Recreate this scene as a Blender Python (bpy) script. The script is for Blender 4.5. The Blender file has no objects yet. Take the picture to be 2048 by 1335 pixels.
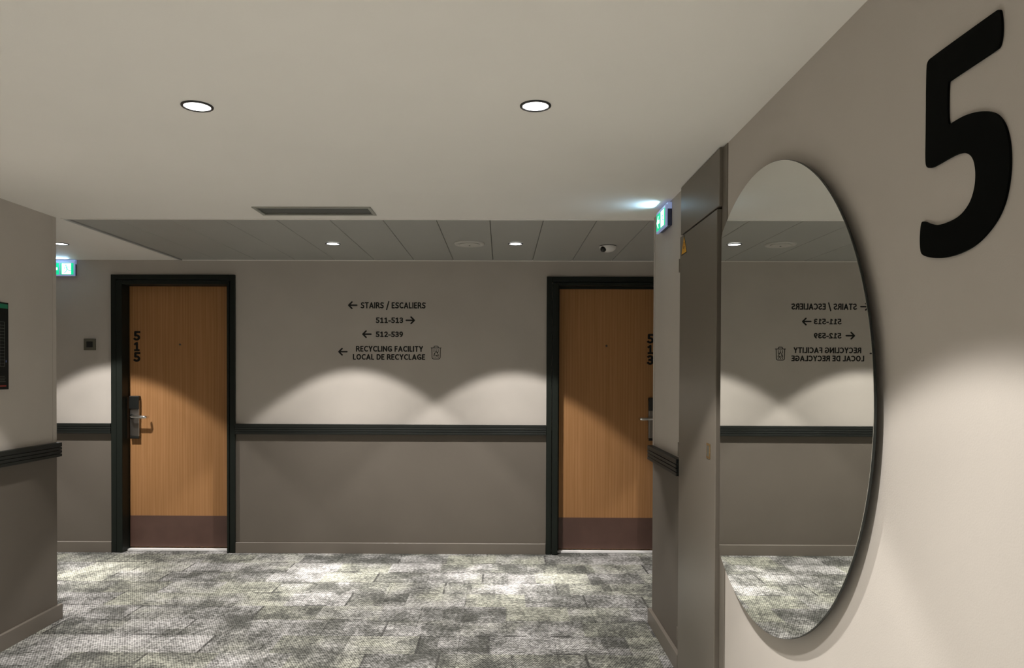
import bpy, bmesh, math, random
from mathutils import Matrix, Vector
random.seed(7)
S = bpy.context.scene
C = S.collection

# ------------------------------------------------------------------ camera
EYE = 1.385
F_PX, YAW, PIT, ROL, SY, SX = 1475.0, -0.00673, -0.0121, 0.00354, 96.4, -29.8
fw = Vector((math.sin(YAW)*math.cos(PIT), math.cos(YAW)*math.cos(PIT), math.sin(PIT)))
rt = Vector((math.cos(YAW), -math.sin(YAW), 0)); up = rt.cross(fw)
c_, s_ = math.cos(ROL), math.sin(ROL)
rt, up = rt*c_ + up*s_, up*c_ - rt*s_
cd = bpy.data.cameras.new('camera'); cam = bpy.data.objects.new('camera', cd); C.objects.link(cam)
cam.matrix_world = Matrix(((rt.x, up.x, -fw.x, 0), (rt.y, up.y, -fw.y, 0), (rt.z, up.z, -fw.z, EYE), (0, 0, 0, 1)))
cd.sensor_width = 36; cd.lens = F_PX*36/2048
cd.shift_x = -SX/2048; cd.shift_y = SY/2048
cd.clip_start = 0.02
S.camera = cam
# ------------------------------------------------------------------ world, exposure, light level
w = bpy.data.worlds.new('world'); S.world = w; w.use_nodes = True
w.node_tree.nodes['Background'].inputs[0].default_value = (0.5, 0.5, 0.5, 1)
w.node_tree.nodes['Background'].inputs[1].default_value = 0.0
vs = S.view_settings
vs.view_transform = 'Standard'; vs.look = 'None'; vs.gamma = 1; vs.exposure = 0.0; vs.use_curve_mapping = False
SPOT_W, CORE_W, HOT_W = 90.0, 136.0, 390.0   # a recessed downlight: wide skirt of the beam, its core and hot centre
SPOT_COL = (1.0, 0.965, 0.925)
SPOT_HALF = math.radians(43.5)
SPOT_BLEND = 0.16
EXIT_W = 0.34

# ------------------------------------------------------------------ the room's measures (metres)
HC = 2.243                          # ceiling
YB = 5.647                          # back wall of the cross corridor
YCL, YCR = 4.112, 4.09              # ends of the two side walls
XL, XR = -2.4886, 0.8353            # side walls
XM = 0.809                          # mirror face
ZR0, ZR1 = 0.913, 0.991             # wall rail
BB = 0.082                          # skirting height

# ------------------------------------------------------------------ materials
def mat(name, col, rough=0.6, metal=0.0, spec=0.5, emis=None, es=0.0, noise=0.0, nscale=30, bump=0.0, bscale=200, coat=0):
    m = bpy.data.materials.new(name); m.use_nodes = True
    nt = m.node_tree; b = nt.nodes['Principled BSDF']
    b.inputs['Base Color'].default_value = (*col, 1)
    b.inputs['Roughness'].default_value = rough; b.inputs['Metallic'].default_value = metal
    b.inputs['Specular IOR Level'].default_value = spec
    b.inputs['Coat Weight'].default_value = coat
    if emis:
        b.inputs['Emission Color'].default_value = (*emis, 1); b.inputs['Emission Strength'].default_value = es
    if noise or bump:
        g = nt.nodes.new('ShaderNodeNewGeometry')
    if noise:
        n = nt.nodes.new('ShaderNodeTexNoise'); n.inputs['Scale'].default_value = nscale; n.inputs['Detail'].default_value = 6
        nt.links.new(g.outputs['Position'], n.inputs['Vector'])
        r = nt.nodes.new('ShaderNodeValToRGB'); e = r.color_ramp.elements
        e[0].position = .3; e[1].position = .7
        e[0].color = (*[c*(1-noise) for c in col], 1); e[1].color = (*[min(1, c*(1+noise)) for c in col], 1)
        nt.links.new(n.outputs[0], r.inputs[0]); nt.links.new(r.outputs[0], b.inputs['Base Color'])
    if bump:
        n2 = nt.nodes.new('ShaderNodeTexNoise'); n2.inputs['Scale'].default_value = bscale; n2.inputs['Detail'].default_value = 3
        nt.links.new(g.outputs['Position'], n2.inputs['Vector'])
        bp = nt.nodes.new('ShaderNodeBump'); bp.inputs['Strength'].default_value = bump; bp.inputs['Distance'].default_value = .002
        nt.links.new(n2.outputs[0], bp.inputs['Height']); nt.links.new(bp.outputs[0], b.inputs['Normal'])
    return m

LIGHT_PAINT = (0.500, 0.460, 0.415)
TAUPE = (0.140, 0.121, 0.100)
def two_tone():
    m = mat('two_tone_paint', LIGHT_PAINT, .62, spec=.25, bump=.12, bscale=260)
    nt = m.node_tree; b = nt.nodes['Principled BSDF']
    g = nt.nodes.new('ShaderNodeNewGeometry'); sp = nt.nodes.new('ShaderNodeSeparateXYZ')
    nt.links.new(g.outputs['Position'], sp.inputs[0])
    gt = nt.nodes.new('ShaderNodeMath'); gt.operation = 'GREATER_THAN'; gt.inputs[1].default_value = .95
    nt.links.new(sp.outputs[2], gt.inputs[0])
    n = nt.nodes.new('ShaderNodeTexNoise'); n.inputs['Scale'].default_value = 3; n.inputs['Detail'].default_value = 5
    nt.links.new(g.outputs['Position'], n.inputs['Vector'])
    mr = nt.nodes.new('ShaderNodeMapRange'); mr.inputs[1].default_value = .3; mr.inputs[2].default_value = .7
    mr.inputs[3].default_value = .96; mr.inputs[4].default_value = 1.03
    nt.links.new(n.outputs[0], mr.inputs[0])
    mx = nt.nodes.new('ShaderNodeMix'); mx.data_type = 'RGBA'
    mx.inputs[6].default_value = (*TAUPE, 1); mx.inputs[7].default_value = (*LIGHT_PAINT, 1)
    nt.links.new(gt.outputs[0], mx.inputs[0])
    mm = nt.nodes.new('ShaderNodeMix'); mm.data_type = 'RGBA'; mm.blend_type = 'MULTIPLY'; mm.inputs[0].default_value = 1
    nt.links.new(mx.outputs[2], mm.inputs[6]); nt.links.new(mr.outputs[0], mm.inputs[7])
    nt.links.new(mm.outputs[2], b.inputs['Base Color'])
    return m
def wood():
    m = mat('oak_veneer', (.36, .18, .08), .5, spec=.12)
    nt = m.node_tree; b = nt.nodes['Principled BSDF']
    g = nt.nodes.new('ShaderNodeNewGeometry'); mp = nt.nodes.new('ShaderNodeMapping')
    mp.inputs['Scale'].default_value = (70, 20, 1.6)
    nt.links.new(g.outputs['Position'], mp.inputs[0])
    n = nt.nodes.new('ShaderNodeTexNoise'); n.inputs['Scale'].default_value = 1; n.inputs['Detail'].default_value = 8; n.inputs['Distortion'].default_value = .6
    nt.links.new(mp.outputs[0], n.inputs['Vector'])
    mp2 = nt.nodes.new('ShaderNodeMapping'); mp2.inputs['Scale'].default_value = (9, 3, .55)
    nt.links.new(g.outputs['Position'], mp2.inputs[0])
    wv = nt.nodes.new('ShaderNodeTexWave'); wv.inputs['Scale'].default_value = 1.6; wv.inputs['Distortion'].default_value = 5; wv.inputs['Detail'].default_value = 3
    wv.inputs['Detail Scale'].default_value = .7
    nt.links.new(mp2.outputs[0], wv.inputs['Vector'])
    ad = nt.nodes.new('ShaderNodeMath'); ad.operation = 'MULTIPLY_ADD'; ad.inputs[1].default_value = .22
    nt.links.new(wv.outputs['Fac'], ad.inputs[0]); nt.links.new(n.outputs[0], ad.inputs[2])
    r = nt.nodes.new('ShaderNodeValToRGB'); e = r.color_ramp.elements
    e[0].position = .38; e[0].color = (.345, .172, .068, 1); e[1].position = .85; e[1].color = (.43, .222, .096, 1)
    nt.links.new(ad.outputs[0], r.inputs[0]); nt.links.new(r.outputs[0], b.inputs['Base Color'])
    return m

def carpet():
    m = mat('woven_carpet', (.3, .3, .28), .95, spec=.1)
    nt = m.node_tree; L = nt.links; b = nt.nodes['Principled BSDF']
    g = nt.nodes.new('ShaderNodeNewGeometry'); sp = nt.nodes.new('ShaderNodeSeparateXYZ'); L.new(g.outputs['Position'], sp.inputs[0])
    X, Y = sp.outputs[0], sp.outputs[1]
    def M(op, a, b_=None, c=None):
        n = nt.nodes.new('ShaderNodeMath'); n.operation = op
        for i, v in enumerate((a, b_, c)):
            if v is None: continue
            if isinstance(v, (int, float)): n.inputs[i].default_value = v
            else: L.new(v, n.inputs[i])
        return n.outputs[0]
    def SM(v, a, b_, lo=0., hi=1.):
        n = nt.nodes.new('ShaderNodeMapRange'); n.interpolation_type = 'SMOOTHSTEP'
        L.new(v, n.inputs[0]); n.inputs[1].default_value = a; n.inputs[2].default_value = b_; n.inputs[3].default_value = lo; n.inputs[4].default_value = hi
        return n.outputs[0]
    def vec(x, y, z=0.):
        n = nt.nodes.new('ShaderNodeCombineXYZ')
        for i, v in enumerate((x, y, z)):
            if isinstance(v, (int, float)): n.inputs[i].default_value = v
            else: L.new(v, n.inputs[i])
        return n.outputs[0]
    def WN(v):
        n = nt.nodes.new('ShaderNodeTexWhiteNoise'); n.noise_dimensions = '3D'; L.new(v, n.inputs['Vector']); return n.outputs['Value']
    def NZ(v, sc, det=3):
        n = nt.nodes.new('ShaderNodeTexNoise'); n.inputs['Scale'].default_value = sc; n.inputs['Detail'].default_value = det; L.new(v, n.inputs['Vector']); return n.outputs[0]
    def MIX(f, a, c, mode='MIX'):
        n = nt.nodes.new('ShaderNodeMix'); n.data_type = 'RGBA'; n.blend_type = mode
        for i, v in ((0, f), (6, a), (7, c)):
            if isinstance(v, (int, float)): n.inputs[i].default_value = v
            elif isinstance(v, tuple): n.inputs[i].default_value = (*v, 1)
            else: L.new(v, n.inputs[i])
        return n.outputs[2]
    # printed patches: rows of 0.247 m, cut into random lengths
    row = M('FLOOR', M('DIVIDE', M('SUBTRACT', Y, .16), .247))
    off = WN(vec(row, 3.3, 1))
    pu = M('DIVIDE', M('ADD', X, M('MULTIPLY', off, .9)), .36)
    cell = M('FLOOR', pu); fu = M('FRACT', pu)
    fr = M('FRACT', M('DIVIDE', M('SUBTRACT', Y, .16), .247))
    r1 = WN(vec(cell, row, 5)); r2 = WN(vec(cell, row, 9)); r3 = WN(vec(cell, row, 13))
    # a second, finer set of patches
    row2 = M('FLOOR', M('DIVIDE', Y, .1235)); pu2 = M('DIVIDE', M('ADD', X, M('MULTIPLY', WN(vec(row2, 8.1, 2)), .7)), .21)
    s1 = WN(vec(M('FLOOR', pu2), row2, 21))
    cloud = NZ(vec(M('MULTIPLY', X, 1.0), M('MULTIPLY', Y, .8)), 6.5, 5)
    cloud2 = NZ(vec(X, Y, 4.4), 55, 3)
    tone = M('ADD', M('ADD', M('MULTIPLY', r1, .26), M('MULTIPLY', s1, .20)), M('ADD', M('MULTIPLY', SM(cloud, .3, .7), .28), M('MULTIPLY', SM(cloud2, .3, .7), .26)))
    tone = SM(tone, .22, .82)
    green = SM(M('ADD', M('MULTIPLY', r3, .5), NZ(vec(X, Y, 7.7), 3.1, 3)), .62, .98)
    light = MIX(green, (.44, .428, .415), (.385, .385, .32))
    dark = (.085, .085, .076)
    col = MIX(tone, dark, light)
    # worn dark strokes along some patch ends and sides
    e1 = M('MULTIPLY', M('LESS_THAN', fu, .034), M('GREATER_THAN', r2, .60))
    e2 = M('MULTIPLY', M('LESS_THAN', fr, .065), M('GREATER_THAN', WN(vec(M('FLOOR', M('DIVIDE', X, .13)), row, 31)), .78))
    stroke = M('MULTIPLY', M('MAXIMUM', e1, e2), SM(NZ(vec(X, Y, 2.2), 14, 2), .30, .5))
    col = MIX(M('MULTIPLY', stroke, .82), col, (.05, .048, .045))
    # weave: loops on a half-drop lattice with dark gaps between
    v = M('DIVIDE', Y, .0125); vr = M('FLOOR', v); fv = M('SUBTRACT', M('FRACT', v), .5)
    u = M('ADD', M('DIVIDE', X, .0125), M('MULTIPLY', M('MODULO', M('ABSOLUTE', vr), 2.0), .5))
    fu2 = M('SUBTRACT', M('FRACT', u), .5)
    d = M('SQRT', M('ADD', M('MULTIPLY', M('MULTIPLY', fu2, fu2), .8), M('MULTIPLY', M('MULTIPLY', fv, fv), 1.5)))
    rnd = WN(vec(M('FLOOR', u), vr, 41))
    gap = SM(M('ADD', d, M('MULTIPLY', rnd, .16)), .26, .52, 1., 0.)
    col = MIX(M('MULTIPLY', gap, .95), col, (.014, .014, .013))
    loopn = M('ADD', .80, M('MULTIPLY', rnd, .42))
    col = MIX(1.0, col, vec(loopn, loopn, loopn), 'MULTIPLY')
    L.new(col, b.inputs['Base Color'])
    bp = nt.nodes.new('ShaderNodeBump'); bp.inputs['Strength'].default_value = .35; bp.inputs['Distance'].default_value = .003
    L.new(M('SUBTRACT', 1.0, gap), bp.inputs['Height']); L.new(bp.outputs[0], b.inputs['Normal'])
    return m

MT = {
 'two': two_tone(),
 'light': mat('light_paint', LIGHT_PAINT, .62, spec=.25, noise=.025, nscale=3, bump=.12, bscale=260),
 'taupe': mat('taupe_paint', TAUPE, .5, spec=.35, noise=.03, nscale=4),
 'skirt': mat('skirting_paint', (.165, .143, .119), .4, spec=.4),
 'closet': mat('closet_paint', (.155, .135, .110), .38, spec=.4, noise=.03, nscale=4),
 'ceil': mat('ceiling_paint', (.85, .825, .775), .75, spec=.2, noise=.015, nscale=2, bump=.08, bscale=180),
 'tile': mat('grey_metal_tile', (.38, .38, .355), .5, spec=.3, noise=.03, nscale=2),
 'grid': mat('tile_edge', (.42, .42, .40), .45),
 'void': mat('dark_void', (.012, .012, .012), .9),
 'wood': wood(),
 'frame': mat('dark_green_gloss', (.013, .016, .013), .45, spec=.16),
 'rail': mat('rail_black', (.013, .015, .013), .42, spec=.3),
 'kick': mat('kick_plate_brown', (.105, .058, .045), .42, spec=.4, noise=.10, nscale=9),
 'valve': mat('valve_paint', (.54, .53, .49), .5),
 'white': mat('white_plastic', (.75, .74, .71), .45),
 'stone': mat('white_threshold', (.93, .92, .91), .4),
 'steel': mat('brushed_steel', (.30, .28, .255), .38, metal=1),
 'chrome': mat('chrome', (.82, .81, .79), .12, metal=1),
 'black': mat('black_plastic', (.010, .011, .010), .35),
 'vinyl': mat('black_vinyl', (.008, .008, .007), .6, spec=.3),
 'five': mat('black_acrylic', (.0015, .002, .0015), .7, spec=.06),
 'ring': mat('black_trim', (.012, .012, .012), .4),
 'lens': mat('lamp_lens', (.9, .9, .88), .5, emis=(1, .985, .96), es=4.0),
 'vent': mat('vent_grey', (.34, .34, .30), .4),
 'slat': mat('vent_slat', (.10, .103, .092), .5),
 'olive': mat('olive_metal', (.15, .145, .115), .4, metal=.5),
 'brass': mat('brass', (.62, .42, .20), .35, metal=1, noise=.3, nscale=160),
 'yellow': mat('warning_yellow', (.85, .42, .02), .5),
 'poster': mat('poster_black', (.005, .006, .005), .5, spec=.2),
 'pgreen': mat('poster_green', (.0, .16, .08), .4),
 'pwhite': mat('poster_white', (.16, .17, .15), .5),
 'pred': mat('poster_red', (.30, .03, .02), .5),
 'pblue': mat('poster_blue', (.10, .14, .42), .5),
 'clear': mat('sign_housing', (.55, .62, .78), .25, emis=(.30, .45, .95), es=.25),
 'signdark': mat('sign_back', (.045, .055, .11), .4),
 'egreen': mat('sign_green', (.0, .45, .2), .4, emis=(.0, .62, .26), es=.9),
 'ewhite': mat('sign_white', (.9, .95, .95), .4, emis=(.78, 1.0, .97), es=2.2),
 'eman': mat('sign_man', (.0, .5, .28), .4, emis=(.10, .85, .50), es=.95),
 'rim': mat('mirror_edge', (.012, .016, .014), .2),
}
def mirror_glass():
    m = mat('mirror_glass', (.845, .855, .82), 0.0, metal=1); return m
MT['mirror'] = mirror_glass()
MT['carpet'] = carpet()

# ------------------------------------------------------------------ mesh helpers
class MB:
    def __init__(s): s.v = []; s.f = []
    def box(s, x0, x1, y0, y1, z0, z1):
        i = len(s.v)
        s.v += [(x0,y0,z0),(x1,y0,z0),(x1,y1,z0),(x0,y1,z0),(x0,y0,z1),(x1,y0,z1),(x1,y1,z1),(x0,y1,z1)]
        s.f += [tuple(i+k for k in q) for q in ((0,3,2,1),(4,5,6,7),(0,1,5,4),(1,2,6,5),(2,3,7,6),(3,0,4,7))]
        return s
    def prism(s, pts, fn0, fn1):
        """pts: 2-d outline; fn0/fn1 map a 2-d point to 3-d on the two end faces"""
        n = len(pts); i = len(s.v)
        s.v += [fn0(p) for p in pts] + [fn1(p) for p in pts]
        s.f.append(tuple(range(i, i+n))); s.f.append(tuple(reversed(range(i+n, i+2*n))))
        for k in range(n): s.f.append((i+k, i+n+k, i+n+(k+1) % n, i+(k+1) % n))
        return s
    def tube(s, path, r, n=10, cap=True, ry=None):
        path = [Vector(p) for p in path]; i = len(s.v); m = len(path)
        for k, p in enumerate(path):
            t = (path[min(k+1, m-1)] - path[max(k-1, 0)]).normalized()
            a = Vector((0, 0, 1)) if abs(t.z) < .9 else Vector((1, 0, 0))
            u = t.cross(a).normalized(); v = u.cross(t)
            rr = r[k] if isinstance(r, (list, tuple)) else r
            for j in range(n):
                an = 2*math.pi*j/n
                s.v.append(tuple(p + u*rr*math.cos(an) + v*(ry or rr)*math.sin(an)))
        for k in range(m-1):
            for j in range(n):
                s.f.append((i+k*n+j, i+k*n+(j+1) % n, i+(k+1)*n+(j+1) % n, i+(k+1)*n+j))
        if cap:
            s.f.append(tuple(reversed(range(i, i+n)))); s.f.append(tuple(range(i+(m-1)*n, i+m*n)))
        return s
    def lathe(s, c, prof, n=40, close=True):
        """prof: (r, z) pairs round the vertical axis at c"""
        i = len(s.v); m = len(prof)
        for (r, z) in prof:
            for j in range(n):
                a = 2*math.pi*j/n; s.v.append((c[0]+r*math.cos(a), c[1]+r*math.sin(a), c[2]+z))
        for k in range(m-1):
            for j in range(n): s.f.append((i+k*n+j, i+k*n+(j+1) % n, i+(k+1)*n+(j+1) % n, i+(k+1)*n+j))
        if close:
            s.f.append(tuple(reversed(range(i, i+n)))); s.f.append(tuple(range(i+(m-1)*n, i+m*n)))
        return s
    def build(s, name, material, parent=None, bevel=0, smooth=False, seg=2):
        xs, ys, zs = zip(*s.v)
        o = Vector(((min(xs)+max(xs))/2, (min(ys)+max(ys))/2, min(zs)))
        me = bpy.data.meshes.new(name)
        me.from_pydata([tuple(Vector(v)-o) for v in s.v], [], s.f)
        bm = bmesh.new(); bm.from_mesh(me); bmesh.ops.recalc_face_normals(bm, faces=bm.faces)
        if bevel:
            es = [e for e in bm.edges if len(e.link_faces) == 2 and e.calc_face_angle() > .6]
            bmesh.ops.bevel(bm, geom=es, offset=bevel, segments=seg, affect='EDGES', profile=.5)
        bm.to_mesh(me); bm.free()
        if smooth:
            for p in me.polygons: p.use_smooth = True
            me.set_sharp_from_angle(angle=math.radians(35))
        me.materials.append(MT[material])
        ob = bpy.data.objects.new(name, me); C.objects.link(ob)
        attach(ob, parent, o)
        return ob
WORLD = {}
def attach(ob, parent, o):
    WORLD[ob.name] = Vector(o)
    if parent is None: ob.location = o
    else:
        ob.parent = parent; ob.location = Vector(o) - WORLD[parent.name]
def thing(name, loc, label, cat, group=None, kind=None):
    o = bpy.data.objects.new(name, None); C.objects.link(o); o.location = loc; o.empty_display_size = .05
    WORLD[o.name] = Vector(loc); return tag(o, label, cat, group, kind)
def tag(o, label, cat=None, group=None, kind=None):
    o['label'] = label
    if cat: o['category'] = cat
    if group: o['group'] = group
    if kind: o['kind'] = kind
    return o
def struct(o, label, cat): return tag(o, label, cat, kind='structure')

# ================================================================== STRUCTURE
# ---- floor: slab, carpet tiles
floor = struct(MB().box(-6.5, 5.0, -2.0, 6.1, -.12, -.006).build('floor', 'void'), 'grey-green woven carpet tile floor of the lobby and corridor', 'floor')
tile_cache = {}
TS = .495
stuff = MB()
def clip_regions(x0, x1, y0, y1):
    out = []
    for (a, b, c, d) in ((-6.4, 4.9, 4.10, 5.78), (-2.52, .86, -1.9, 4.10)):
        p, q, r, t = max(x0, a), min(x1, b), max(y0, c), min(y1, d)
        if q-p > .01 and t-r > .01: out.append((p, q, r, t))
    return out
for k in range(-1, 16):
    y1 = 5.35 - TS*k; y0 = y1 - TS
    sh = .03 + (TS/2 if k % 2 else 0)
    for j in range(-14, 11):
        x0 = sh + TS*j; x1 = x0 + TS
        for (p, q, r, t) in clip_regions(x0, x1, y0, y1):
            vis = t > 3.2 and q > -3.75 and p < 1.5
            g = .0007
            if not vis:
                stuff.box(p+g, q-g, r+g, t-g, -.006, 0); continue
            key = (round(q-p, 4), round(t-r, 4))
            if key not in tile_cache:
                ob = MB().box(p+g, q-g, r+g, t-g, -.006, 0).build('carpet_tile', 'carpet', floor, bevel=.0012, seg=1)
                tile_cache[key] = ob
            else:
                ob = tile_cache[key].copy(); C.objects.link(ob); ob.parent = floor
                ob.location = Vector(((p+q)/2, (r+t)/2, -.006)) - WORLD['floor']
so = stuff.build('carpet_tiles_beyond', 'carpet', floor); so['kind'] = 'stuff'

# ---- walls
Y0 = -1.8
wl = MB(); ch = .012
foot = [(XL, Y0), (XL, YCL-ch), (XL-.3*ch, YCL-.3*ch), (XL-ch, YCL), (-6.4, YCL), (-6.4, YCL-.14), (XL-.14, YCL-.14), (XL-.14, Y0)]
wl.prism(foot, lambda p: (p[0], p[1], 0), lambda p: (p[0], p[1], HC))
wall_left = struct(wl.build('wall_left', 'two'), 'left lobby wall painted warm grey above and taupe below the rail', 'wall')
MB().box(XL+.0002, XL+.0022, YCL-.046, YCL-ch-.001, ZR1+.0005, HC-.0005).build('corner_bead', 'light', wall_left, bevel=.0008, seg=1)
CN, CF = 2.748, 3.405                # near and far ends of the service closet
wall_right = struct(MB().box(XR, XR+.14, Y0, CN, 0, HC).build('wall_right', 'light'), 'plain warm grey right wall carrying the big 5 and round mirror', 'wall')
wr = MB()
foot = [(XR, CF), (XR+.14, CF), (XR+.14, YCR-.14), (4.9, YCR-.14), (4.9, YCR), (XR+ch, YCR), (XR+.3*ch, YCR-.3*ch), (XR, YCR-ch)]
wr.prism(foot, lambda p: (p[0], p[1], 0), lambda p: (p[0], p[1], HC))
wall_re = struct(wr.build('wall_right_end', 'two'), 'narrow two-tone wall between closet and corridor under the exit sign', 'wall')
MB().box(XR-.0022, XR-.0002, YCR-.046, YCR-ch-.001, ZR1+.0005, HC-.0005).build('corner_bead', 'light', wall_re, bevel=.0008, seg=1)
D1 = (-2.905, -2.103); D2 = (.428, 1.222); DT = 2.055
OX = .012                             # frame sits inside the opening by this much
wb = MB(); T = .16
for a, b in ((-6.4, D1[0]-.03), (D1[1]+.03, D2[0]-.03), (D2[1]+.03, 4.9)): wb.box(a, b, YB, YB+T, 0, HC)
for d in (D1, D2): wb.box(d[0]-.03, d[1]+.03, YB, YB+T, DT+.03, HC)
wall_back = struct(wb.build('wall_back', 'two'), 'far corridor wall with two bedroom doors and the direction lettering', 'wall')
struct(MB().box(XL-.14, XR+.14, Y0-.14, Y0, 0, HC).build('wall_rear', 'light'), 'plain wall closing the lobby behind the camera', 'wall')
struct(MB().box(-6.54, -6.4, YCL-.14, YB+T, 0, HC).build('wall_corridor_left', 'light'), 'far left end wall of the corridor', 'wall')
struct(MB().box(4.9, 5.04, YCR-.14, YB+T, 0, HC).build('wall_corridor_right', 'light'), 'far right end wall of the corridor', 'wall')

# ---- ceilings
VX0, VX1, VY0, VY1 = -1.302, -.684, 3.820, 4.010      # vent opening
YE = 4.118                                             # front edge of the lobby ceiling
cb = MB()
cb.box(-2.64, VX0+.012, Y0-.14, YE, HC, HC+.12); cb.box(VX1-.012, .98, Y0-.14, YE, HC, HC+.12)
cb.box(VX0+.012, VX1-.012, Y0-.14, VY0+.010, HC, HC+.12); cb.box(VX0+.012, VX1-.012, VY1-.010, YE, HC, HC+.12)
cb.box(VX0+.012, VX1-.012, VY0+.010, VY1-.010, HC+.10, HC+.12)
ceiling = struct(cb.build('ceiling', 'ceil'), 'smooth pale plaster ceiling over the lobby', 'ceiling')
TX0 = -2.452                                           # left edge of the metal tiles
c2 = struct(MB().box(TX0, 4.9, YE, YB+T, HC+.03, HC+.12).build('ceiling_corridor', 'void'), 'grey metal plank ceiling over the corridor', 'ceiling')
x = -.072 - .3015*8; tcache = None; edges = []
xs = [TX0+.010] + [-.072 + .3015*i for i in range(-7, 17)]
for a, b in zip(xs[:-1], xs[1:]):
    b = min(b, 4.895)
    if b-a < .02: continue
    key = round(b-a, 4)
    if tcache and tcache[0] == key:
        ob = tcache[1].copy(); C.objects.link(ob); ob.parent = c2
        ob.location = Vector(((a+b)/2, (YE+.022+YB-.006)/2, HC+.002)) - WORLD['ceiling_corridor']
    else:
        ob = MB().box(a+.0016, b-.0016, YE+.022, YB-.006, HC+.002, HC+.028).build('ceiling_plank', 'tile', c2, bevel=.002, seg=1)
        if abs(key-.3015) < .001: tcache = (key, ob)
struct(MB().box(-6.4, TX0-.022, YE, YB+T, HC, HC+.12).build('ceiling_plaster_left', 'ceil'), 'pale plaster corridor ceiling left of the metal planks', 'ceiling')
tr = MB().box(TX0-.02, 4.9, YE+.001, YE+.019, HC-.003, HC+.03)
struct(tr.build('trim_1', 'ceil'), 'thin pale edge strip where lobby ceiling meets metal planks', 'trim')
struct(MB().box(TX0-.021, TX0-.001, YE+.02, YB-.001, HC-.002, HC+.03).build('trim_2', 'grid'), 'thin grey edge strip along the left side of the metal planks', 'trim')
struct(MB().box(TX0+.0, 4.9, YB-.006, YB-.0005, HC-.003, HC+.012).build('trim_3', 'ceil'), 'thin pale shadow strip along the top of the far corridor wall', 'trim')

# ---- skirtings
def skirt(name, box, label): return struct(MB().box(*box).build(name, 'skirt', bevel=.0015, seg=1), label, 'skirting')
FO1 = (D1[0]-.089, D1[1]+.060); FO2 = (D2[0]-.089, D2[1]+.085)       # outer edges of the door frames
skirt('baseboard_back', (FO1[1]+.002, FO2[0]-.002, YB-.020, YB-.0003, 0, BB), 'taupe skirting board between the two bedroom doors')
skirt('baseboard_back_left', (-6.39, FO1[0]-.002, YB-.020, YB-.0003, 0, BB), 'taupe skirting board left of door 515')
skirt('baseboard_back_right', (FO2[1]+.002, 4.89, YB-.020, YB-.0003, 0, BB), 'taupe skirting board right of door 513')
skirt('baseboard_left', (XL+.0003, XL+.020, Y0, YCL+.010, 0, BB), 'taupe skirting board along the left lobby wall')
skirt('baseboard_right', (XR-.020, XR-.0003, CF+.004, YCR+.010, 0, BB), 'taupe skirting board on the narrow wall under the exit sign')

# ---- wall rails: backing and four ribs
def rail(name, axis, a, b, wallc, sgn, label):
    """axis 'x': runs along x on a wall facing -y; 'y': runs along y; sgn = direction into the room"""
    mid = (a+b)/2
    loc = (mid, wallc, ZR0) if axis == 'x' else (wallc, mid, ZR0)
    t = thing(name, loc, label, 'wall rail', 'black ribbed wall rails')
    def bx(m, p, q, d0, d1, z0, z1):
        e0, e1 = sorted((wallc+sgn*d0, wallc+sgn*d1))
        return m.box(p, q, e0, e1, z0, z1) if axis == 'x' else m.box(e0, e1, p, q, z0, z1)
    bx(MB(), a, b, .0004, .022, ZR0, ZR1).build('rail_backing', 'rail', t)
    hs = [ZR1-.0225, ZR1-.0405, ZR1-.0585, ZR0]
    tops = [ZR1, ZR1-.0255, ZR1-.0435, ZR1-.0615]
    for z0, z1 in zip(hs, tops):
        bx(MB(), a, b, .0222, .031, z0, z1).build('rail_rib', 'rail', t, bevel=.002)
    return t
rail('wall_rail', 'x', FO1[1]+.002, FO2[0]-.002, YB, -1, 'long black ribbed rail on the far wall between the doors')
rail('wall_rail', 'x', -6.39, FO1[0]-.002, YB, -1, 'black ribbed rail on the far wall left of door 515')
rail('wall_rail', 'x', FO2[1]+.002, 4.89, YB, -1, 'black ribbed rail on the far wall right of door 513')
rail('wall_rail', 'y', 0.2, YCL-.010, XL, 1, 'black ribbed rail along the left lobby wall under the evacuation plan')
rail('wall_rail', 'y', CF+.004, YCR-.012, XR, -1, 'short black ribbed rail on the narrow wall under the right exit sign')

# ---- bedroom doors
def digits_on(parent, chars, x0, zs, y, wd, rightside=False):
    for ch_, (z0, z1) in zip(chars, zs):
        text_mesh(ch_, parent, 'door_digit', 'vinyl', x0, x0+wd*(.92 if ch_ == '1' else 1), z0, z1, y, depth=.002, hw=.110)

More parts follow.
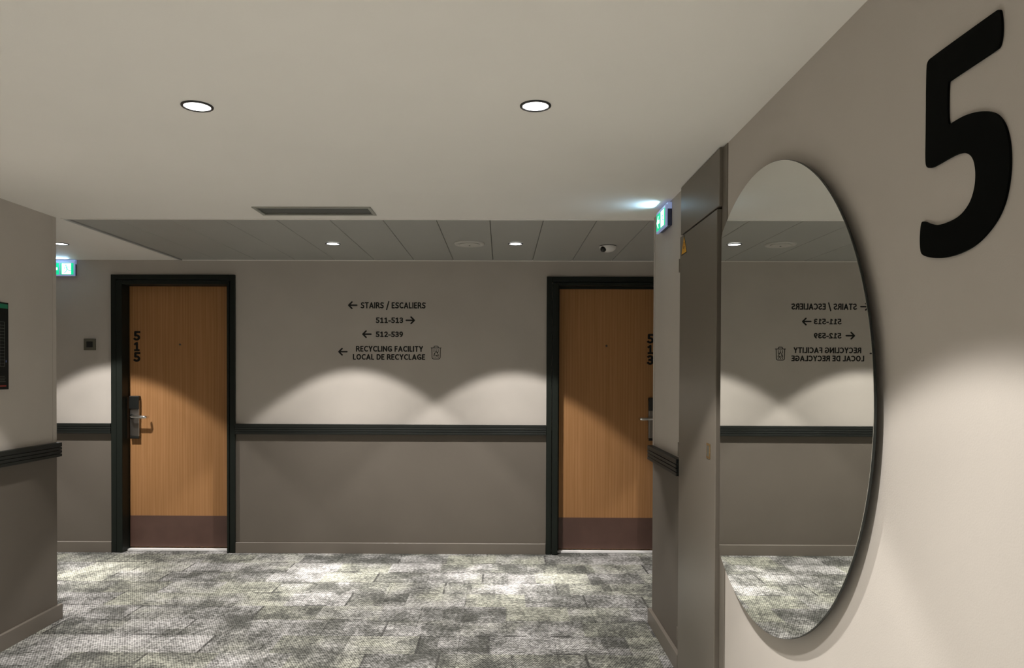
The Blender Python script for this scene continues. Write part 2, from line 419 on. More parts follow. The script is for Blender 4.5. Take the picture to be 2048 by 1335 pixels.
HW = .083
def arc(cx, cz, rx, rz, a0, a1, n=14):
    return [(cx+rx*math.cos(math.radians(a0+(a1-a0)*k/n)), cz+rz*math.sin(math.radians(a0+(a1-a0)*k/n))) for k in range(n+1)]
GLYPH = {   # width, centre lines of the strokes; cap height 1
 'S': (.57, [[(.50, .86)] + arc(.28, .71, .17, .205, 60, 235, 9) + [(.30, .50)] + arc(.28, .285, .20, .205, 50, -125, 10) + [(.06, .14)]]),
 'T': (.60, [[(HW, .917), (.60-HW, .917)], [(.30, .917), (.30, HW)]]),
 'A': (.70, [[(HW, HW), (.35, .917), (.70-HW, HW)], [(.19, .30), (.51, .30)]]),
 'I': (.17, [[(HW, HW), (HW, .917)]]),
 'R': (.60, [[(HW, HW), (HW, .917), (.27, .917)] + arc(.28, .70, .20, .217, 90, -90, 10) + [(HW, .483)], [(.30, .483), (.40, .38), (.54, HW)]]),
 'E': (.49, [[(.49-HW, .917), (HW, .917), (HW, HW), (.49-HW, HW)], [(HW, .51), (.43-HW, .51)]]),
 'C': (.64, [arc(.40, .5, .317, .417, 62, 298, 18)]),
 'L': (.46, [[(HW, .917), (HW, HW), (.46-HW, HW)]]),
 'Y': (.62, [[(HW, .917), (.31, .46), (.62-HW, .917)], [(.31, .46), (.31, HW)]]),
 'N': (.68, [[(HW, HW), (HW, .917), (.68-HW, HW), (.68-HW, .917)]]),
 'G': (.69, [arc(.40, .5, .317, .417, 58, 318, 18) + [(.58, .15), (.58, .46), (.40, .46)]]),
 'F': (.48, [[(.48-HW, .917), (HW, .917), (HW, HW)], [(HW, .49), (.44-HW, .49)]]),
 'O': (.74, [arc(.37, .5, .287, .417, 0, 360, 28)]),
 'D': (.66, [[(HW, HW), (HW, .917), (.25, .917)] + arc(.25, .5, .327, .417, 90, -90, 16) + [(HW, HW)]]),
 '/': (.46, [[(.06, -.17), (.40, 1.10)]]),
 '-': (.34, [[(.06, .37), (.28, .37)]]),
 '1': (.56, [[(.11, .77), (.30, .917), (.30, HW)], [(.12, HW), (.47, HW)]]),
 '2': (.54, [arc(.26, .69, .19, .227, 155, -20, 10) + [(.38, .48), (.09, .11), (.09, HW), (.50, HW)]]),
 '3': (.53, [arc(.24, .715, .19, .202, 140, -70, 12) + [(.19, .52)], [(.19, .52)] + arc(.24, .30, .21, .217, 75, -145, 12)]),
 '5': (.54, [[(.47, .917), (.12, .917), (.12, .53)] + arc(.24, .31, .225, .235, 105, -140, 14)]),
 '9': (.56, [arc(.27, .66, .19, .257, 0, 360, 20), [(.46, .66)] + arc(.14, .62, .32, .537, 0, -78, 9)]),
}
def text_mesh(txt, parent, name, material, x0, x1, z0, z1, y, depth=.0012, hw=.098):
    """block letters as a thin solid on a wall facing -y; cap height runs z0..z1, drawn as strokes of even width"""
    pen = 0.; segs = []
    for ch in txt:
        if ch == ' ': pen += .32; continue
        wd, lines = GLYPH[ch]
        for pl in lines: segs.append([(pen+p[0], p[1]) for p in pl])
        pen += wd + .115
    pen -= .115
    sx, sz = (x1-x0)/pen, (z1-z0)
    m = MB(); k = 0
    for pl in segs:
        n = len(pl)
        closed = n > 3 and math.hypot(pl[0][0]-pl[-1][0], pl[0][1]-pl[-1][1]) < 1e-6
        for i in range(n-1):
            (ax, az), (bx_, bz) = pl[i], pl[i+1]
            dx, dz = bx_-ax, bz-az; l = math.hypot(dx, dz)
            if l < 1e-6: continue
            base = math.atan2(dz, dx); poly = []
            fe = (i == n-2 and not closed); fs = (i == 0 and not closed)
            ux, uz = dx/l*hw, dz/l*hw; nx, nz = -uz, ux
            if fe: poly += [(bx_+ux-nx, bz+uz-nz), (bx_+ux+nx, bz+uz+nz)]
            else:
                for j in range(5): an = base-math.pi/2+math.pi*j/4; poly.append((bx_+math.cos(an)*hw, bz+math.sin(an)*hw))
            if fs: poly += [(ax-ux+nx, az-uz+nz), (ax-ux-nx, az-uz-nz)]
            else:
                for j in range(5): an = base+math.pi/2+math.pi*j/4; poly.append((ax+math.cos(an)*hw, az+math.sin(an)*hw))
            e = y-depth-(k % 7)*.00003; k += 1
            m.prism(poly, lambda p, e=e: (x0+p[0]*sx, e, z0+p[1]*sz), lambda p: (x0+p[0]*sx, y, z0+p[1]*sz))
    return m.build(name, material, parent)

def bedroom_door(name, D, FO, top, num, zs, flip, label):
    a, b = D; YL = YB + .082                       # leaf face
    t = thing(name, ((a+b)/2, YB, 0), label, 'door', 'hotel bedroom doors', 'structure')
    # frame: outer flat band, groove, inner band, jamb lining
    fo0, fo1 = FO; yf = YB - .030
    def U(m, x0, x1, zt, wid, y0, y1):              # an upside-down U of width wid whose outer edge is x0..x1, zt
        m.box(x0, x0+wid, y0, y1, 0, zt); m.box(x1-wid, x1, y0, y1, 0, zt); m.box(x0+wid, x1-wid, y0, y1, zt-wid, zt)
    U(m0 := MB(), fo0, fo1, top, .040, yf+.006, YB-.0004); m0.build('architrave', 'frame', t, bevel=.003)
    m1 = MB()
    wl_, wr_ = a-(fo0+.044), (fo1-.044)-b
    m1.box(fo0+.044, a, yf, YL+.05, 0, top-.044); m1.box(b, fo1-.044, yf, YL+.05, 0, top-.044)
    m1.box(a, b, yf, YL+.05, DT, top-.044)
    m1.build('jamb', 'frame', t, bevel=.004)
    st = MB(); st.box(a+.0005, a+.014, YL-.022, YL-.002, 0, DT); st.box(b-.014, b-.0005, YL-.022, YL-.002, 0, DT); st.box(a+.014, b-.014, YL-.022, YL-.002, DT-.016, DT-.0005)
    if flip: st.build('door_stop', 'frame', t)
    leaf = MB().box(a+.002, b-.002, YL, YL+.044, .022, DT-.003).build('door_leaf', 'wood', t, bevel=.001, seg=1)
    MB().box(a+.004, b-.004, YL-.002, YL-.0002, .024, .266).build('kick_plate', 'kick', leaf)
    MB().box(a+.001, b-.001, YL-.038, YL+.055, .0002, .012).build('threshold', 'stone', t)
    # number, one digit above the other
    w_ = .045
    x0 = a+.038 if not flip else b-.038-w_-.012
    digits_on(leaf, num, x0, zs, YL-.0002, w_)
    # peephole
    cx = (a+b)/2 - (.004 if not flip else .016)
    zz = 1.600
    ph = MB().tube([(cx, YL-.0002, zz), (cx, YL-.004, zz)], .0075, 16).build('peephole', 'black', leaf, smooth=True)
    # electronic lock
    s = -1 if flip else 1
    px = (a+.014) if not flip else (b-.014-.075)
    lk = MB().box(px, px+.075, YL-.026, YL-.0003, .885, 1.165).build('lock', 'steel', leaf, bevel=.006)
    MB().tube([(cx, YL-.0042, zz), (cx, YL-.0060, zz)], .0035, 12).build('peephole_lens', 'chrome', leaf, smooth=True)
    rd = MB().box(px-.001, px+.0765, YL-.036, YL-.0264, 1.098, 1.200)
    rd.box(px-.001, px+.0765, YL-.0264, YL-.0003, 1.166, 1.200)
    rd.build('card_reader', 'black', leaf, bevel=.005)
    MB().box(px+.003, px+.0735, YL-.030, YL-.0003, .868, .8845).build('lock_foot', 'black', leaf, bevel=.003)
    # lever: out from the lock, along the leaf, return towards the leaf
    hx = px+.020 if not flip else px+.055
    path = [(hx, YL-.0262, 1.040), (hx, YL-.058, 1.040), (hx+s*.006, YL-.066, 1.040), (hx+s*.016, YL-.069, 1.040), (hx+s*.112, YL-.069, 1.038),
            (hx+s*.122, YL-.066, 1.038), (hx+s*.127, YL-.058, 1.038), (hx+s*.128, YL-.034, 1.038)]
    MB().tube(path, .0085, 12, ry=.0115).build('lever', 'chrome', leaf, smooth=True)
    MB().tube([(hx, YL-.0262, 1.04), (hx, YL-.032, 1.04)], .019, 20).build('lever_rose', 'black', leaf, smooth=True)
    # strike plate on the jamb
    jx = a if not flip else b
    sx0, sx1 = (jx+.0003, jx+.003) if not flip else (jx-.003, jx-.0003)
    if not flip: MB().box(sx0, sx1, YL-.045, YL-.012, .870, 1.190).build('strike_plate', 'black', t, bevel=.001)
    # hinges on the other side
    return t
ZS = [(1.632, 1.702), (1.549, 1.618), (1.467, 1.538)]
bedroom_door('door_1', D1, FO1, 2.130, '515', ZS, False, 'oak bedroom door numbered 515 with brown kick plate, left side')
bedroom_door('door_2', D2, FO2, 2.122, '513', [(a-.010, b-.010) for a, b in ZS], True, 'oak bedroom door numbered 513 half hidden by the right wall')

# ---- service closet in the right wall
XF = .815                             # face of its panels
cl = thing('door_3', ((XF+XR)/2, (CN+CF)/2, 0), 'tall taupe service closet door with upper panel beside the mirror', 'closet door', kind='structure')
DN, DF = 2.818, CF-.006               # near and far edge of the leaf
fr = MB()
fr.box(XR-.004, XR+.10, CN+.001, DN-.010, 0, HC-.001)          # near stile
fr.box(XR+.030, XR+.10, DN-.010, CF-.001, 0, HC-.001)          # back
fr.build('closet_frame', 'closet', cl, bevel=.002, seg=1)
MB().box(XF, XR+.022, DN, DF, .022, 2.012).build('closet_leaf', 'closet', cl, bevel=.002, seg=1)
MB().box(XF+.003, XR+.022, DN-.020, DF, 2.021, HC-.004).build('upper_panel', 'closet', cl, bevel=.002, seg=1)
MB().box(XF+.012, XR+.029, DN+.002, DF, .0005, .0212).build('closet_plinth', 'void', cl)
for z0, z1 in ((1.852, 1.914), (1.006, 1.070), (.156, .214)):
    MB().tube([(XF+.003, CF+.003, z0), (XF+.003, CF+.003, z1)], .006, 12).build('hinge', 'closet', cl, smooth=True)
kp = MB().box(XF-.003, XF-.0002, 2.884, 2.932, 1.052, 1.112).build('flush_pull', 'brass', cl, bevel=.001, seg=1)
MB().box(XF-.0036, XF-.0031, 2.893, 2.923, 1.061, 1.103).build('pull_recess', 'olive', kp)

# ================================================================== THINGS
# ---- round mirror, cut straight beside the closet
yc, zc, R = 2.326, 1.311, .7175; YCUT = 2.7385
def disc(r, cut, n=160):
    pts = []
    for k in range(n):
        a = 2*math.pi*k/n; p = (yc + r*math.cos(a), zc + r*math.sin(a))
        pts.append((min(p[0], cut), p[1]))
    out = []
    for p in pts:
        if not out or (abs(p[0]-out[-1][0])+abs(p[1]-out[-1][1])) > 1e-6: out.append(p)
    # keep only the two end points of the straight cut
    res = []
    for i, p in enumerate(out):
        q, r_ = out[i-1], out[(i+1) % len(out)]
        if abs(p[0]-cut) < 1e-9 and abs(q[0]-cut) < 1e-9 and abs(r_[0]-cut) < 1e-9: continue
        res.append(p)
    return res
mir = thing('round_mirror', (XM, yc, zc-R), 'large round frameless mirror on the right wall below the number 5', 'mirror')
MB().prism(disc(R-.0012, YCUT-.0012), lambda p: (XM, p[0], p[1]), lambda p: (XM+.001, p[0], p[1])).build('mirror_glass', 'mirror', mir)
MB().prism(disc(R, YCUT), lambda p: (XM+.0012, p[0], p[1]), lambda p: (XM+.0065, p[0], p[1])).build('mirror_edge', 'rim', mir)
for (y_, z_) in ((yc-.20, zc+.25), (yc-.20, zc-.25), (yc+.20, zc+.25), (yc+.20, zc-.25)): MB().box(XM+.0068, XR-.0004, y_-.06, y_+.06, z_-.02, z_+.02).build('mirror_mount', 'black', mir)

# ---- big floor number
FIVE = [(1.2487,1.9978),(1.2576,1.9988),(1.4444,2.0003),(1.4562,1.9985),(1.4612,1.9879),(1.4605,1.8556),(1.4612,1.802),(1.4558,1.7907),(1.4422,1.7859),(1.419,1.7862),(1.3872,1.7884),(1.3569,1.7887),(1.3348,1.7839),(1.3204,1.7752),(1.3119,1.7639),(1.3074,1.7495),(1.3058,1.7341),(1.3082,1.7146),(1.3176,1.6949),(1.3316,1.6829),(1.3474,1.6747),(1.3697,1.6703),(1.4008,1.6692),(1.4202,1.6712),(1.4418,1.6774),(1.4573,1.6845),(1.4678,1.6886),(1.473,1.6857),(1.4762,1.6725),(1.4777,1.6529),(1.4755,1.6326),(1.47,1.6228),(1.4492,1.6146),(1.4157,1.607),(1.3839,1.6044),(1.3535,1.6051),(1.3175,1.6099),(1.2901,1.6191),(1.264,1.6339),(1.2427,1.6523),(1.2271,1.6778),(1.2193,1.7127),(1.2179,1.7369),(1.2201,1.762),(1.2266,1.787),(1.2367,1.8069),(1.2507,1.8225),(1.2675,1.8335),(1.29,1.8423),(1.3148,1.8484),(1.3433,1.8521),(1.373,1.8514),(1.3899,1.8497),(1.3906,1.9309),(1.3837,1.9319),(1.2539,1.9326),(1.2476,1.9349),(1.2429,1.9477),(1.242,1.968),(1.2449,1.9893)]
def chaikin(P, n=2):
    for _ in range(n):
        Q = []
        m = len(P)
        for i in range(m):
            a, b = P[i], P[(i+1) % m]
            Q += [(a[0]*.75+b[0]*.25, a[1]*.75+b[1]*.25), (a[0]*.25+b[0]*.75, a[1]*.25+b[1]*.75)]
        P = Q
    return P
tag(MB().prism(chaikin(FIVE), lambda p: (XR-.005, p[0], p[1]), lambda p: (XR-.0006, p[0], p[1])).build('floor_number', 'five'),
    'large black number 5 mounted high on the right wall', 'number')

# ---- direction lettering on the far wall
def strokes(lines, wd, name, parent, y, material='vinyl', depth=.0012):
    m = MB()
    k = 0
    for pl in lines:
        for (ax, az), (bx_, bz) in zip(pl[:-1], pl[1:]):
            dx, dz = bx_-ax, bz-az; l = math.hypot(dx, dz); nx, nz = -dz/l*wd/2, dx/l*wd/2
            e = y - depth - (k % 5)*.00004; k += 1
            poly = []
            base = math.atan2(dz, dx)
            for j in range(5): an = base - math.pi/2 + math.pi*j/4; poly.append((bx_+math.cos(an)*wd/2, bz+math.sin(an)*wd/2))
            for j in range(5): an = base + math.pi/2 + math.pi*j/4; poly.append((ax+math.cos(an)*wd/2, az+math.sin(an)*wd/2))
            m.prism(poly, lambda p, e=e: (p[0], e, p[1]), lambda p: (p[0], y-.0001, p[1]))
    return m.build(name, material, parent)
def arrow(parent, x0, x1, z, left, y=YB):
    wd = .0115; h = .0245; c = wd/2
    tip, tail = (x0+c, x1-c) if left else (x1-c, x0+c)
    d = 1 if left else -1
    strokes([[(tail, z), (tip+d*.003, z)], [(tip+d*h*1.0, z+h), (tip, z), (tip+d*h*1.0, z-h)]], wd, 'arrow', parent, y)
yt = YB - .0002
t1 = thing('wall_lettering', (-.885, YB, 1.879), 'black wall lettering STAIRS / ESCALIERS with arrow pointing left', 'lettering', 'direction lettering on the far wall')
arrow(t1, -1.182, -1.109, 1.902, True); text_mesh('STAIRS / ESCALIERS', t1, 'text', 'vinyl', -1.083, -.588, 1.879, 1.925, yt)
t2 = thing('wall_lettering', (-.82, YB, 1.767), 'black wall lettering 511-513 with arrow pointing right', 'lettering', 'direction lettering on the far wall')
arrow(t2, -.741, -.668, 1.788, False); text_mesh('511-513', t2, 'text', 'vinyl', -.967, -.760, 1.767, 1.809, yt)
t3 = thing('wall_lettering', (-.91, YB, 1.660), 'black wall lettering 512-539 with arrow pointing left', 'lettering', 'direction lettering on the far wall')
arrow(t3, -1.073, -1.000, 1.681, True); text_mesh('512-539', t3, 'text', 'vinyl', -.967, -.760, 1.660, 1.701, yt)
t4 = thing('wall_lettering', (-.86, YB, 1.487), 'black wall lettering RECYCLING FACILITY over LOCAL DE RECYCLAGE with bin symbol', 'lettering', 'direction lettering on the far wall')
arrow(t4, -1.257, -1.184, 1.546, True)
text_mesh('RECYCLING FACILITY', t4, 'text', 'vinyl', -1.120, -.607, 1.548, 1.591, yt)
text_mesh('LOCAL DE RECYCLAGE', t4, 'text', 'vinyl', -1.143, -.591, 1.486, 1.528, yt)
bx0, bx1, bz0, bz1 = -.545, -.467, 1.491, 1.594; bc = (bx0+bx1)/2
zl = bz1-.016
strokes([[(bx0, zl), (bx1, zl)],
         [(bc-.017, zl), (bc-.015, bz1-.005), (bc-.010, bz1-.002), (bc+.010, bz1-.002), (bc+.015, bz1-.005), (bc+.017, zl)],
         [(bx0+.006, zl), (bx0+.008, bz0+.012), (bx0+.012, bz0+.005), (bx0+.019, bz0+.002), (bx1-.019, bz0+.002), (bx1-.012, bz0+.005), (bx1-.008, bz0+.012), (bx1-.006, zl)]],
        .0052, 'bin_symbol', t4, YB)
rz = 1.530
strokes([[(bc-.016, bz1-.027), (bc-.016, bz1-.048)], [(bc, bz1-.027), (bc, bz1-.040)], [(bc+.016, bz1-.027), (bc+.016, bz1-.048)],
         [(bc-.016, bz0+.012), (bc-.016, bz0+.020)], [(bc+.016, bz0+.012), (bc+.016, bz0+.020)], [(bc-.002, bz0+.012), (bc-.002, bz0+.018)],
         [(bc, rz+.024), (bc-.017, rz-.006), (bc-.018, rz-.012), (bc+.004, rz-.012)], [(bc, rz+.024), (bc+.012, rz+.008)], [(bc+.010, rz+.005), (bc+.019, rz-.008), (bc+.016, rz-.012), (bc+.004, rz-.012)],
         [(bc+.008, rz-.006), (bc+.002, rz-.012), (bc+.008, rz-.018)], [(bc+.004, rz+.012), (bc+.012, rz+.008), (bc+.014, rz+.015)], [(bc-.016, rz+.002), (bc-.009, rz+.004), (bc-.009, rz-.004)]],
        .0042, 'recycling_symbol', t4, YB)

# ---- recessed downlights
def downlight(x, y, label, group):
    t = thing('downlight', (x, y, HC), label, 'downlight', group)
    MB().lathe((x, y, HC), [(.0415, -.0006), (.0425, -.0045), (.0480, -.0045), (.0500, -.0030), (.0500, -.0004), (.0415, -.0004)], 48, close=False).build('trim_ring', 'ring', t, smooth=True)
    MB().lathe((x, y, HC), [(.0412, -.0020), (.0412, -.0004)], 40).build('lens', 'lens', t)
    l = bpy.data.lights.new('beam', 'SPOT'); l.energy = SPOT_W; l.color = SPOT_COL
    l.spot_size = 2*SPOT_HALF; l.spot_blend = SPOT_BLEND; l.shadow_soft_size = .022
    lo = bpy.data.objects.new('beam', l); C.objects.link(lo); lo.parent = t; lo.location = (0, 0, -.026)
    l2 = bpy.data.lights.new('beam_core', 'SPOT'); l2.energy = CORE_W; l2.color = SPOT_COL
    l2.spot_size = math.radians(80); l2.spot_blend = 1.0; l2.shadow_soft_size = .022
    lo = bpy.data.objects.new('beam_core', l2); C.objects.link(lo); lo.parent = t; lo.location = (0, 0, -.026)
    l3 = bpy.data.lights.new('beam_centre', 'SPOT'); l3.energy = HOT_W; l3.color = SPOT_COL
    l3.spot_size = math.radians(32); l3.spot_blend = 1.0; l3.shadow_soft_size = .022
    lo = bpy.data.objects.new('beam_centre', l3); C.objects.link(lo); lo.parent = t; lo.location = (0, 0, -.026)
    return t
gA, gB = 'lobby ceiling downlights', 'corridor ceiling downlights'
downlight(-.986, 2.382, 'left of the two round downlights in the lobby ceiling', gA)
downlight(.104, 2.375, 'right of the two round downlights in the lobby ceiling', gA)
for x, y, lb in ((-2.06, 2.72, 'lobby downlight beside the left wall, just outside the frame'), (.104, 1.25, 'lobby downlight above the number 5, second in the right row'),
              (-.986, 1.25, 'lobby downlight second in the left row, above the frame'), (.104, .12, 'lobby downlight third in the right row, over the camera'),
              (-.986, .12, 'lobby downlight third in the left row, beside the camera'), (-.986, -1.0, 'lobby downlight last in the left row, behind the camera'),
              (.104, -1.0, 'lobby downlight last in the right row, behind the camera')):
    downlight(x, y, lb, gA)
downlight(-1.128, 4.910, 'corridor downlight in the metal planks left of the round air valve', gB)
downlight(.086, 4.895, 'corridor downlight in the metal planks between air valve and camera', gB)
downlight(-2.962, 4.935, 'corridor downlight in the plaster half hidden by the left wall', gB)
for x, lb in ((-4.7, 'corridor downlight far left, behind the left wall'), (2.3, 'first corridor downlight right of the dome camera, behind the right wall'), (4.0, 'corridor downlight far right, at the corridor end')):
    downlight(x, 4.92, lb, gB)

# ---- ceiling vent
vt = thing('air_vent', ((VX0+VX1)/2, (VY0+VY1)/2, HC), 'long grey slotted air vent in the lobby ceiling', 'vent')
f = MB(); fwid = .018
f.box(VX0, VX1, VY0, VY0+fwid, HC-.006, HC-.0004); f.box(VX0, VX1, VY1-fwid, VY1, HC-.006, HC-.0004)
f.box(VX0, VX0+fwid, VY0+fwid, VY1-fwid, HC-.006, HC-.0004); f.box(VX1-fwid, VX1, VY0+fwid, VY1-fwid, HC-.006, HC-.0004)
f.build('vent_frame', 'vent', vt, bevel=.0015, seg=1)
n = 9
for i in range(n):
    y = VY0+fwid + (VY1-VY0-2*fwid)*(i+.5)/n
    m = MB(); ang = math.radians(-22); hy, hz = .0085*math.cos(ang), .010*math.sin(ang)
    m.prism([(y-hy, HC+.008-hz), (y-hy+.001, HC+.0065-hz), (y+hy+.001, HC+.0065+hz), (y+hy, HC+.008+hz)], lambda p: (VX0+.0135, p[0], p[1]), lambda p: (VX1-.0135, p[0], p[1]))
    m.build('vent_slat', 'slat', vt)
MB().box(VX0+.013, VX1-.013, VY0+.011, VY1-.011, HC+.09, HC+.0985).build('vent_backing', 'void', vt)

# ---- round air valve in the planks
av = thing('air_valve', (-.219, 4.898, HC), 'flat round white air valve in the corridor ceiling', 'air valve')
MB().lathe((-.219, 4.898, HC+.0018), [(.060, -.002), (.070, -.005), (.086, -.011), (.096, -.010), (.101, -.004), (.101, 0), (.060, 0)], 56, close=False).build('valve_flange', 'valve', av, smooth=True)
MB().lathe((-.219, 4.898, HC+.0018), [(.020, -.014), (.062, -.0125), (.068, -.010), (.066, -.007), (.02, -.006)], 48).build('valve_disc', 'valve', av, smooth=True)
MB().lathe((-.219, 4.898, HC+.0018), [(.005, -.0165), (.005, -.0142)], 14).build('valve_screw', 'black', av)

# ---- dome camera
dc = (.709, 4.985, HC+.0018)
cm = thing('dome_camera', (dc[0], dc[1], HC), 'small white dome security camera on the corridor ceiling', 'camera')
MB().lathe(dc, [(.057, -.004), (.058, -.002), (.058, -.0002), (.030, -.0002)], 48, close=True).build('camera_base', 'black', cm)
MB().lathe(dc, [(.057, -.0042), (.0565, -.012), (.050, -.024), (.038, -.034), (.022, -.040), (.004, -.0415)], 48).build('camera_dome', 'white', cm, smooth=True)
d2 = (dc[0]-.034, dc[1]-.030, dc[2]-.026)
bm = bmesh.new(); bmesh.ops.create_uvsphere(bm, u_segments=24, v_segments=16, radius=.0205)
me = bpy.data.meshes.new('camera_lens'); bm.to_mesh(me); bm.free(); me.materials.append(MT['black'])
for p in me.polygons: p.use_smooth = True
lo = bpy.data.objects.new('camera_lens', me); C.objects.link(lo); attach(lo, cm, Vector(d2))

# ---- exit signs
def exit_sign(base, face, length, h, z0, label, man_first):
    """base(u, d, z) -> world: u along the sign 0..length, d out of the wall"""
    t = thing('exit_sign', base(length/2, 0, z0), label, 'exit sign', 'lit green exit signs')
    z1 = z0+h
    def bx(name, m_, u0, u1, d0, d1, a, b, par=t, bev=0):
        p, q = base(u0, d0, a), base(u1, d1, b)
        lo_ = [min(p[i], q[i]) for i in range(3)]; hi_ = [max(p[i], q[i]) for i in range(3)]
        return MB().box(lo_[0], hi_[0], lo_[1], hi_[1], lo_[2], hi_[2]).build(name, m_, par, bevel=bev)
    bx('sign_back', 'signdark', .004, length-.004, .0005, .022, z0+.006, z1-.020, bev=.002)
    bx('sign_top', 'clear', .004, length-.004, .0005, .022, z1-.0195, z1+.0125, bev=.002)
    bx('sign_housing', 'clear', 0, length, .0223, .034, z0, z1, bev=.003)
    F = .0345
    g0, g1, g2, g3 = (.010, .094, .106, length-.010)
    A = (g0, g1); B = (g2, g3)
    if man_first: A, B = (length-g3, length-g2), (length-g1, length-g0)
    pa = bx('arrow_panel', 'egreen', A[0] if not man_first else B[0], A[1] if not man_first else B[1], F-.0003, F+.0005, z0+.010, z1-.014)
    P = A if not man_first else B; Q = B if not man_first else A
    pq = bx('pictogram_panel', 'egreen', Q[0], Q[1], F-.0003, F+.0005, z0+.010, z1-.014)
    zc_ = (z0+z1)/2 - .002; H2 = (z1-z0-.024)/2
    def poly(name, m_, pts, d, par):
        MB().prism(pts, lambda p: base(p[0], d+.0006, p[1]), lambda p: base(p[0], d, p[1])).build(name, m_, par)
    # arrow
    pc = (P[0]+P[1])/2; s = H2*.72
    sg = -1 if not man_first else 1
    poly('arrow', 'ewhite', [(pc+sg*s*1.0, zc_), (pc+sg*s*.1, zc_+s), (pc-sg*s*.25, zc_+s), (pc+sg*s*.35, zc_+.28*s), (pc-sg*s*1.0, zc_+.28*s), (pc-sg*s*1.0, zc_-.28*s), (pc+sg*s*.35, zc_-.28*s), (pc-sg*s*.25, zc_-s), (pc+sg*s*.1, zc_-s)], F+.0008, pa)
    # doorway with the running figure
    qc = (Q[0]+Q[1])/2; qw = (Q[1]-Q[0])/2
    poly('doorway', 'ewhite', [(qc-qw*.78, zc_-H2*.92), (qc+qw*.62, zc_-H2*.92), (qc+qw*.62, zc_+H2*.92), (qc-qw*.78, zc_+H2*.92)], F+.0008, pq)
    dm = F+.0018
    def limb(pts, wd):
        for (a0, a1), (b0, b1) in zip(pts[:-1], pts[1:]):
            ax, az, bx_, bz = qc+a0*H2, zc_+a1*H2, qc+b0*H2, zc_+b1*H2
            l = math.hypot(bx_-ax, bz-az); nx, nz = -(bz-az)/l*wd*H2/2, (bx_-ax)/l*wd*H2/2
            fig.prism([(ax+nx, az+nz), (ax-nx, az-nz), (bx_-nx, bz-nz), (bx_+nx, bz+nz)], lambda p: base(p[0], dm+.0005, p[1]), lambda p: base(p[0], dm, p[1]))
    fig = MB()
    hd = [(qc-.15*H2+.14*H2*math.cos(a*math.pi/5), zc_+.62*H2+.14*H2*math.sin(a*math.pi/5)) for a in range(10)]
    fig.prism(hd, lambda p: base(p[0], dm+.0005, p[1]), lambda p: base(p[0], dm, p[1]))
    limb([(-.1, .42), (.05, -.05)], .20); limb([(-.1, .38), (-.42, .2), (-.5, -.05)], .10); limb([(-.08, .4), (.28, .25), (.5, .38)], .10)
    limb([(.05, -.05), (.35, -.3), (.75, -.32)], .13); limb([(.02, -.08), (-.15, -.5), (-.5, -.72)], .13)
    fig.build('running_figure', 'eman', pq)
    # lamp strip that leaks upwards out of the front edge
    l = bpy.data.lights.new('sign_lamp', 'AREA'); l.shape = 'RECTANGLE'; l.size = length*.55; l.size_y = .008
    l.energy = EXIT_W; l.color = (.42, .70, 1.0); l.spread = math.radians(110)
    lo = bpy.data.objects.new('sign_lamp', l); C.objects.link(lo); lo.parent = t
    p = Vector(base(length/2, .0375, z1-.006)); lo.location = p - WORLD[t.name]
    n = (Vector(base(0, 1, 0)) - Vector(base(0, 0, 0))).normalized(); d = (n*1.0 + Vector((0, 0, .27))).normalized()
    xa = (Vector(base(1, 0, 0)) - Vector(base(0, 0, 0))).normalized(); za = -d; ya = za.cross(xa)
    lo.rotation_euler = Matrix((xa, ya, za)).transposed().to_euler()
    return t
# right one: on the wall facing -x; u runs towards the camera
exit_sign(lambda u, d, z: (XR-d, 3.862-u, z), None, .215, .108, 2.112, 'lit exit sign on the right wall beside the closet', False)
# left one: on the far wall facing -y; u runs to the right
exit_sign(lambda u, d, z: (-3.477+u, YB-d, z), None, .215, .112, 2.116, 'lit exit sign on the far wall half hidden by the left wall', False)

# ---- wall switch left of door 515
sw = thing('wall_switch', (-3.165, YB, 1.551), 'square olive metal switch plate left of door 515', 'switch')
MB().box(-3.211, -3.119, YB-.008, YB-.0004, 1.551, 1.640).build('switch_plate', 'olive', sw, bevel=.002)
MB().box(-3.189, -3.141, YB-.011, YB-.0082, 1.573, 1.618).build('switch_button', 'black', sw, bevel=.0015)

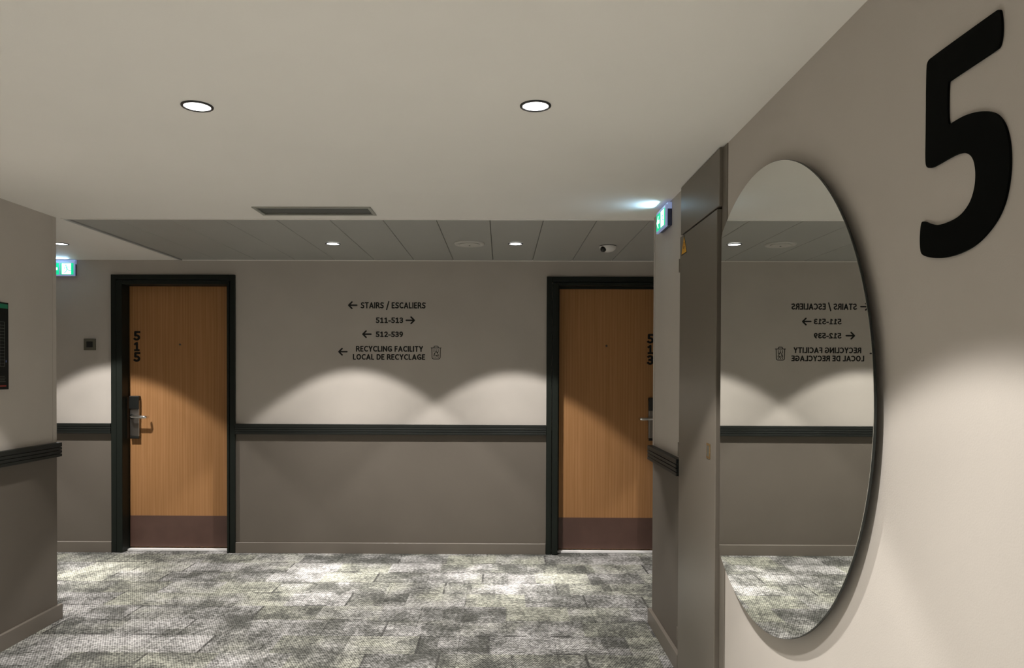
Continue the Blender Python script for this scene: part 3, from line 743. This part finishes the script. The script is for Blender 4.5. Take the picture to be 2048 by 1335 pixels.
# ---- evacuation plan on the left wall
py0, py1, pz0, pz1 = 3.385, 3.692, 1.296, 1.729
po = thing('evacuation_plan', (XL, (py0+py1)/2, pz0), 'black framed evacuation plan on the left wall', 'plan')
MB().box(XL+.0004, XL+.008, py0, py1, pz0, pz1).build('plan_board', 'poster', po, bevel=.001, seg=1)
def pb(name, m_, y0, y1, z0, z1): return MB().box(XL+.0081, XL+.0087, y0, y1, z0, z1).build(name, m_, po)
pb('plan_header', 'pgreen', py0+.006, py1-.006, pz1-.030, pz1-.008)
nr = 14; za, zb = pz0+.115, pz0+.335
for ya, yb_ in ((py0+.060, py0+.095), (py1-.065, py1-.031)):
    m = MB()
    for i in range(nr+1):
        z = za+(zb-za)*i/nr; m.box(XL+.0081, XL+.0087, ya, yb_, z-.0006, z+.0006)
    for y in (ya, yb_): m.box(XL+.0081, XL+.0087, y-.0006, y+.0006, za, zb)
    m.build('plan_drawing', 'pwhite', po)
pb('plan_marker', 'pblue', py1-.022, py1-.017, za+.020, za+.030)
m = MB()
for i in range(4):
    for a, b in ((py0+.03, py0+.13), (py1-.13, py1-.024-.006*(i % 2))): m.box(XL+.0081, XL+.0086, a, b, pz0+.038+i*.009, pz0+.040+i*.009)
m.build('plan_legend', 'slat', po)
pb('plan_footer', 'pred', py0+.03, py1-.020, pz0+.014, pz0+.021)

# ---- warning triangle on the closet
ws = thing('warning_sign', (XF, 3.320, 1.920), 'yellow triangular electrical warning sticker on the closet door', 'warning sign')
def tri(s, cy=3.321, cz=1.951):
    r = .0575*s; return [(cy + r*math.cos(a), cz + r*math.sin(a)) for a in (math.pi/2, math.pi/2+2*math.pi/3, math.pi/2+4*math.pi/3)]
MB().prism(tri(1), lambda p: (XF-.0008, p[0], p[1]), lambda p: (XF-.0001, p[0], p[1])).build('sign_border', 'vinyl', ws)
MB().prism(tri(.86), lambda p: (XF-.0012, p[0], p[1]), lambda p: (XF-.0009, p[0], p[1])).build('sign_face', 'yellow', ws)
cy, cz = 3.321, 1.951
MB().prism([(cy+.002, cz+.026), (cy-.009, cz+.024), (cy-.002, cz+.006), (cy-.009, cz+.006), (cy+.004, cz-.022), (cy+.002, cz-.004), (cy+.010, cz-.004)], lambda p: (XF-.0016, p[0], p[1]), lambda p: (XF-.0013, p[0], p[1])).build('lightning_bolt', 'vinyl', ws)
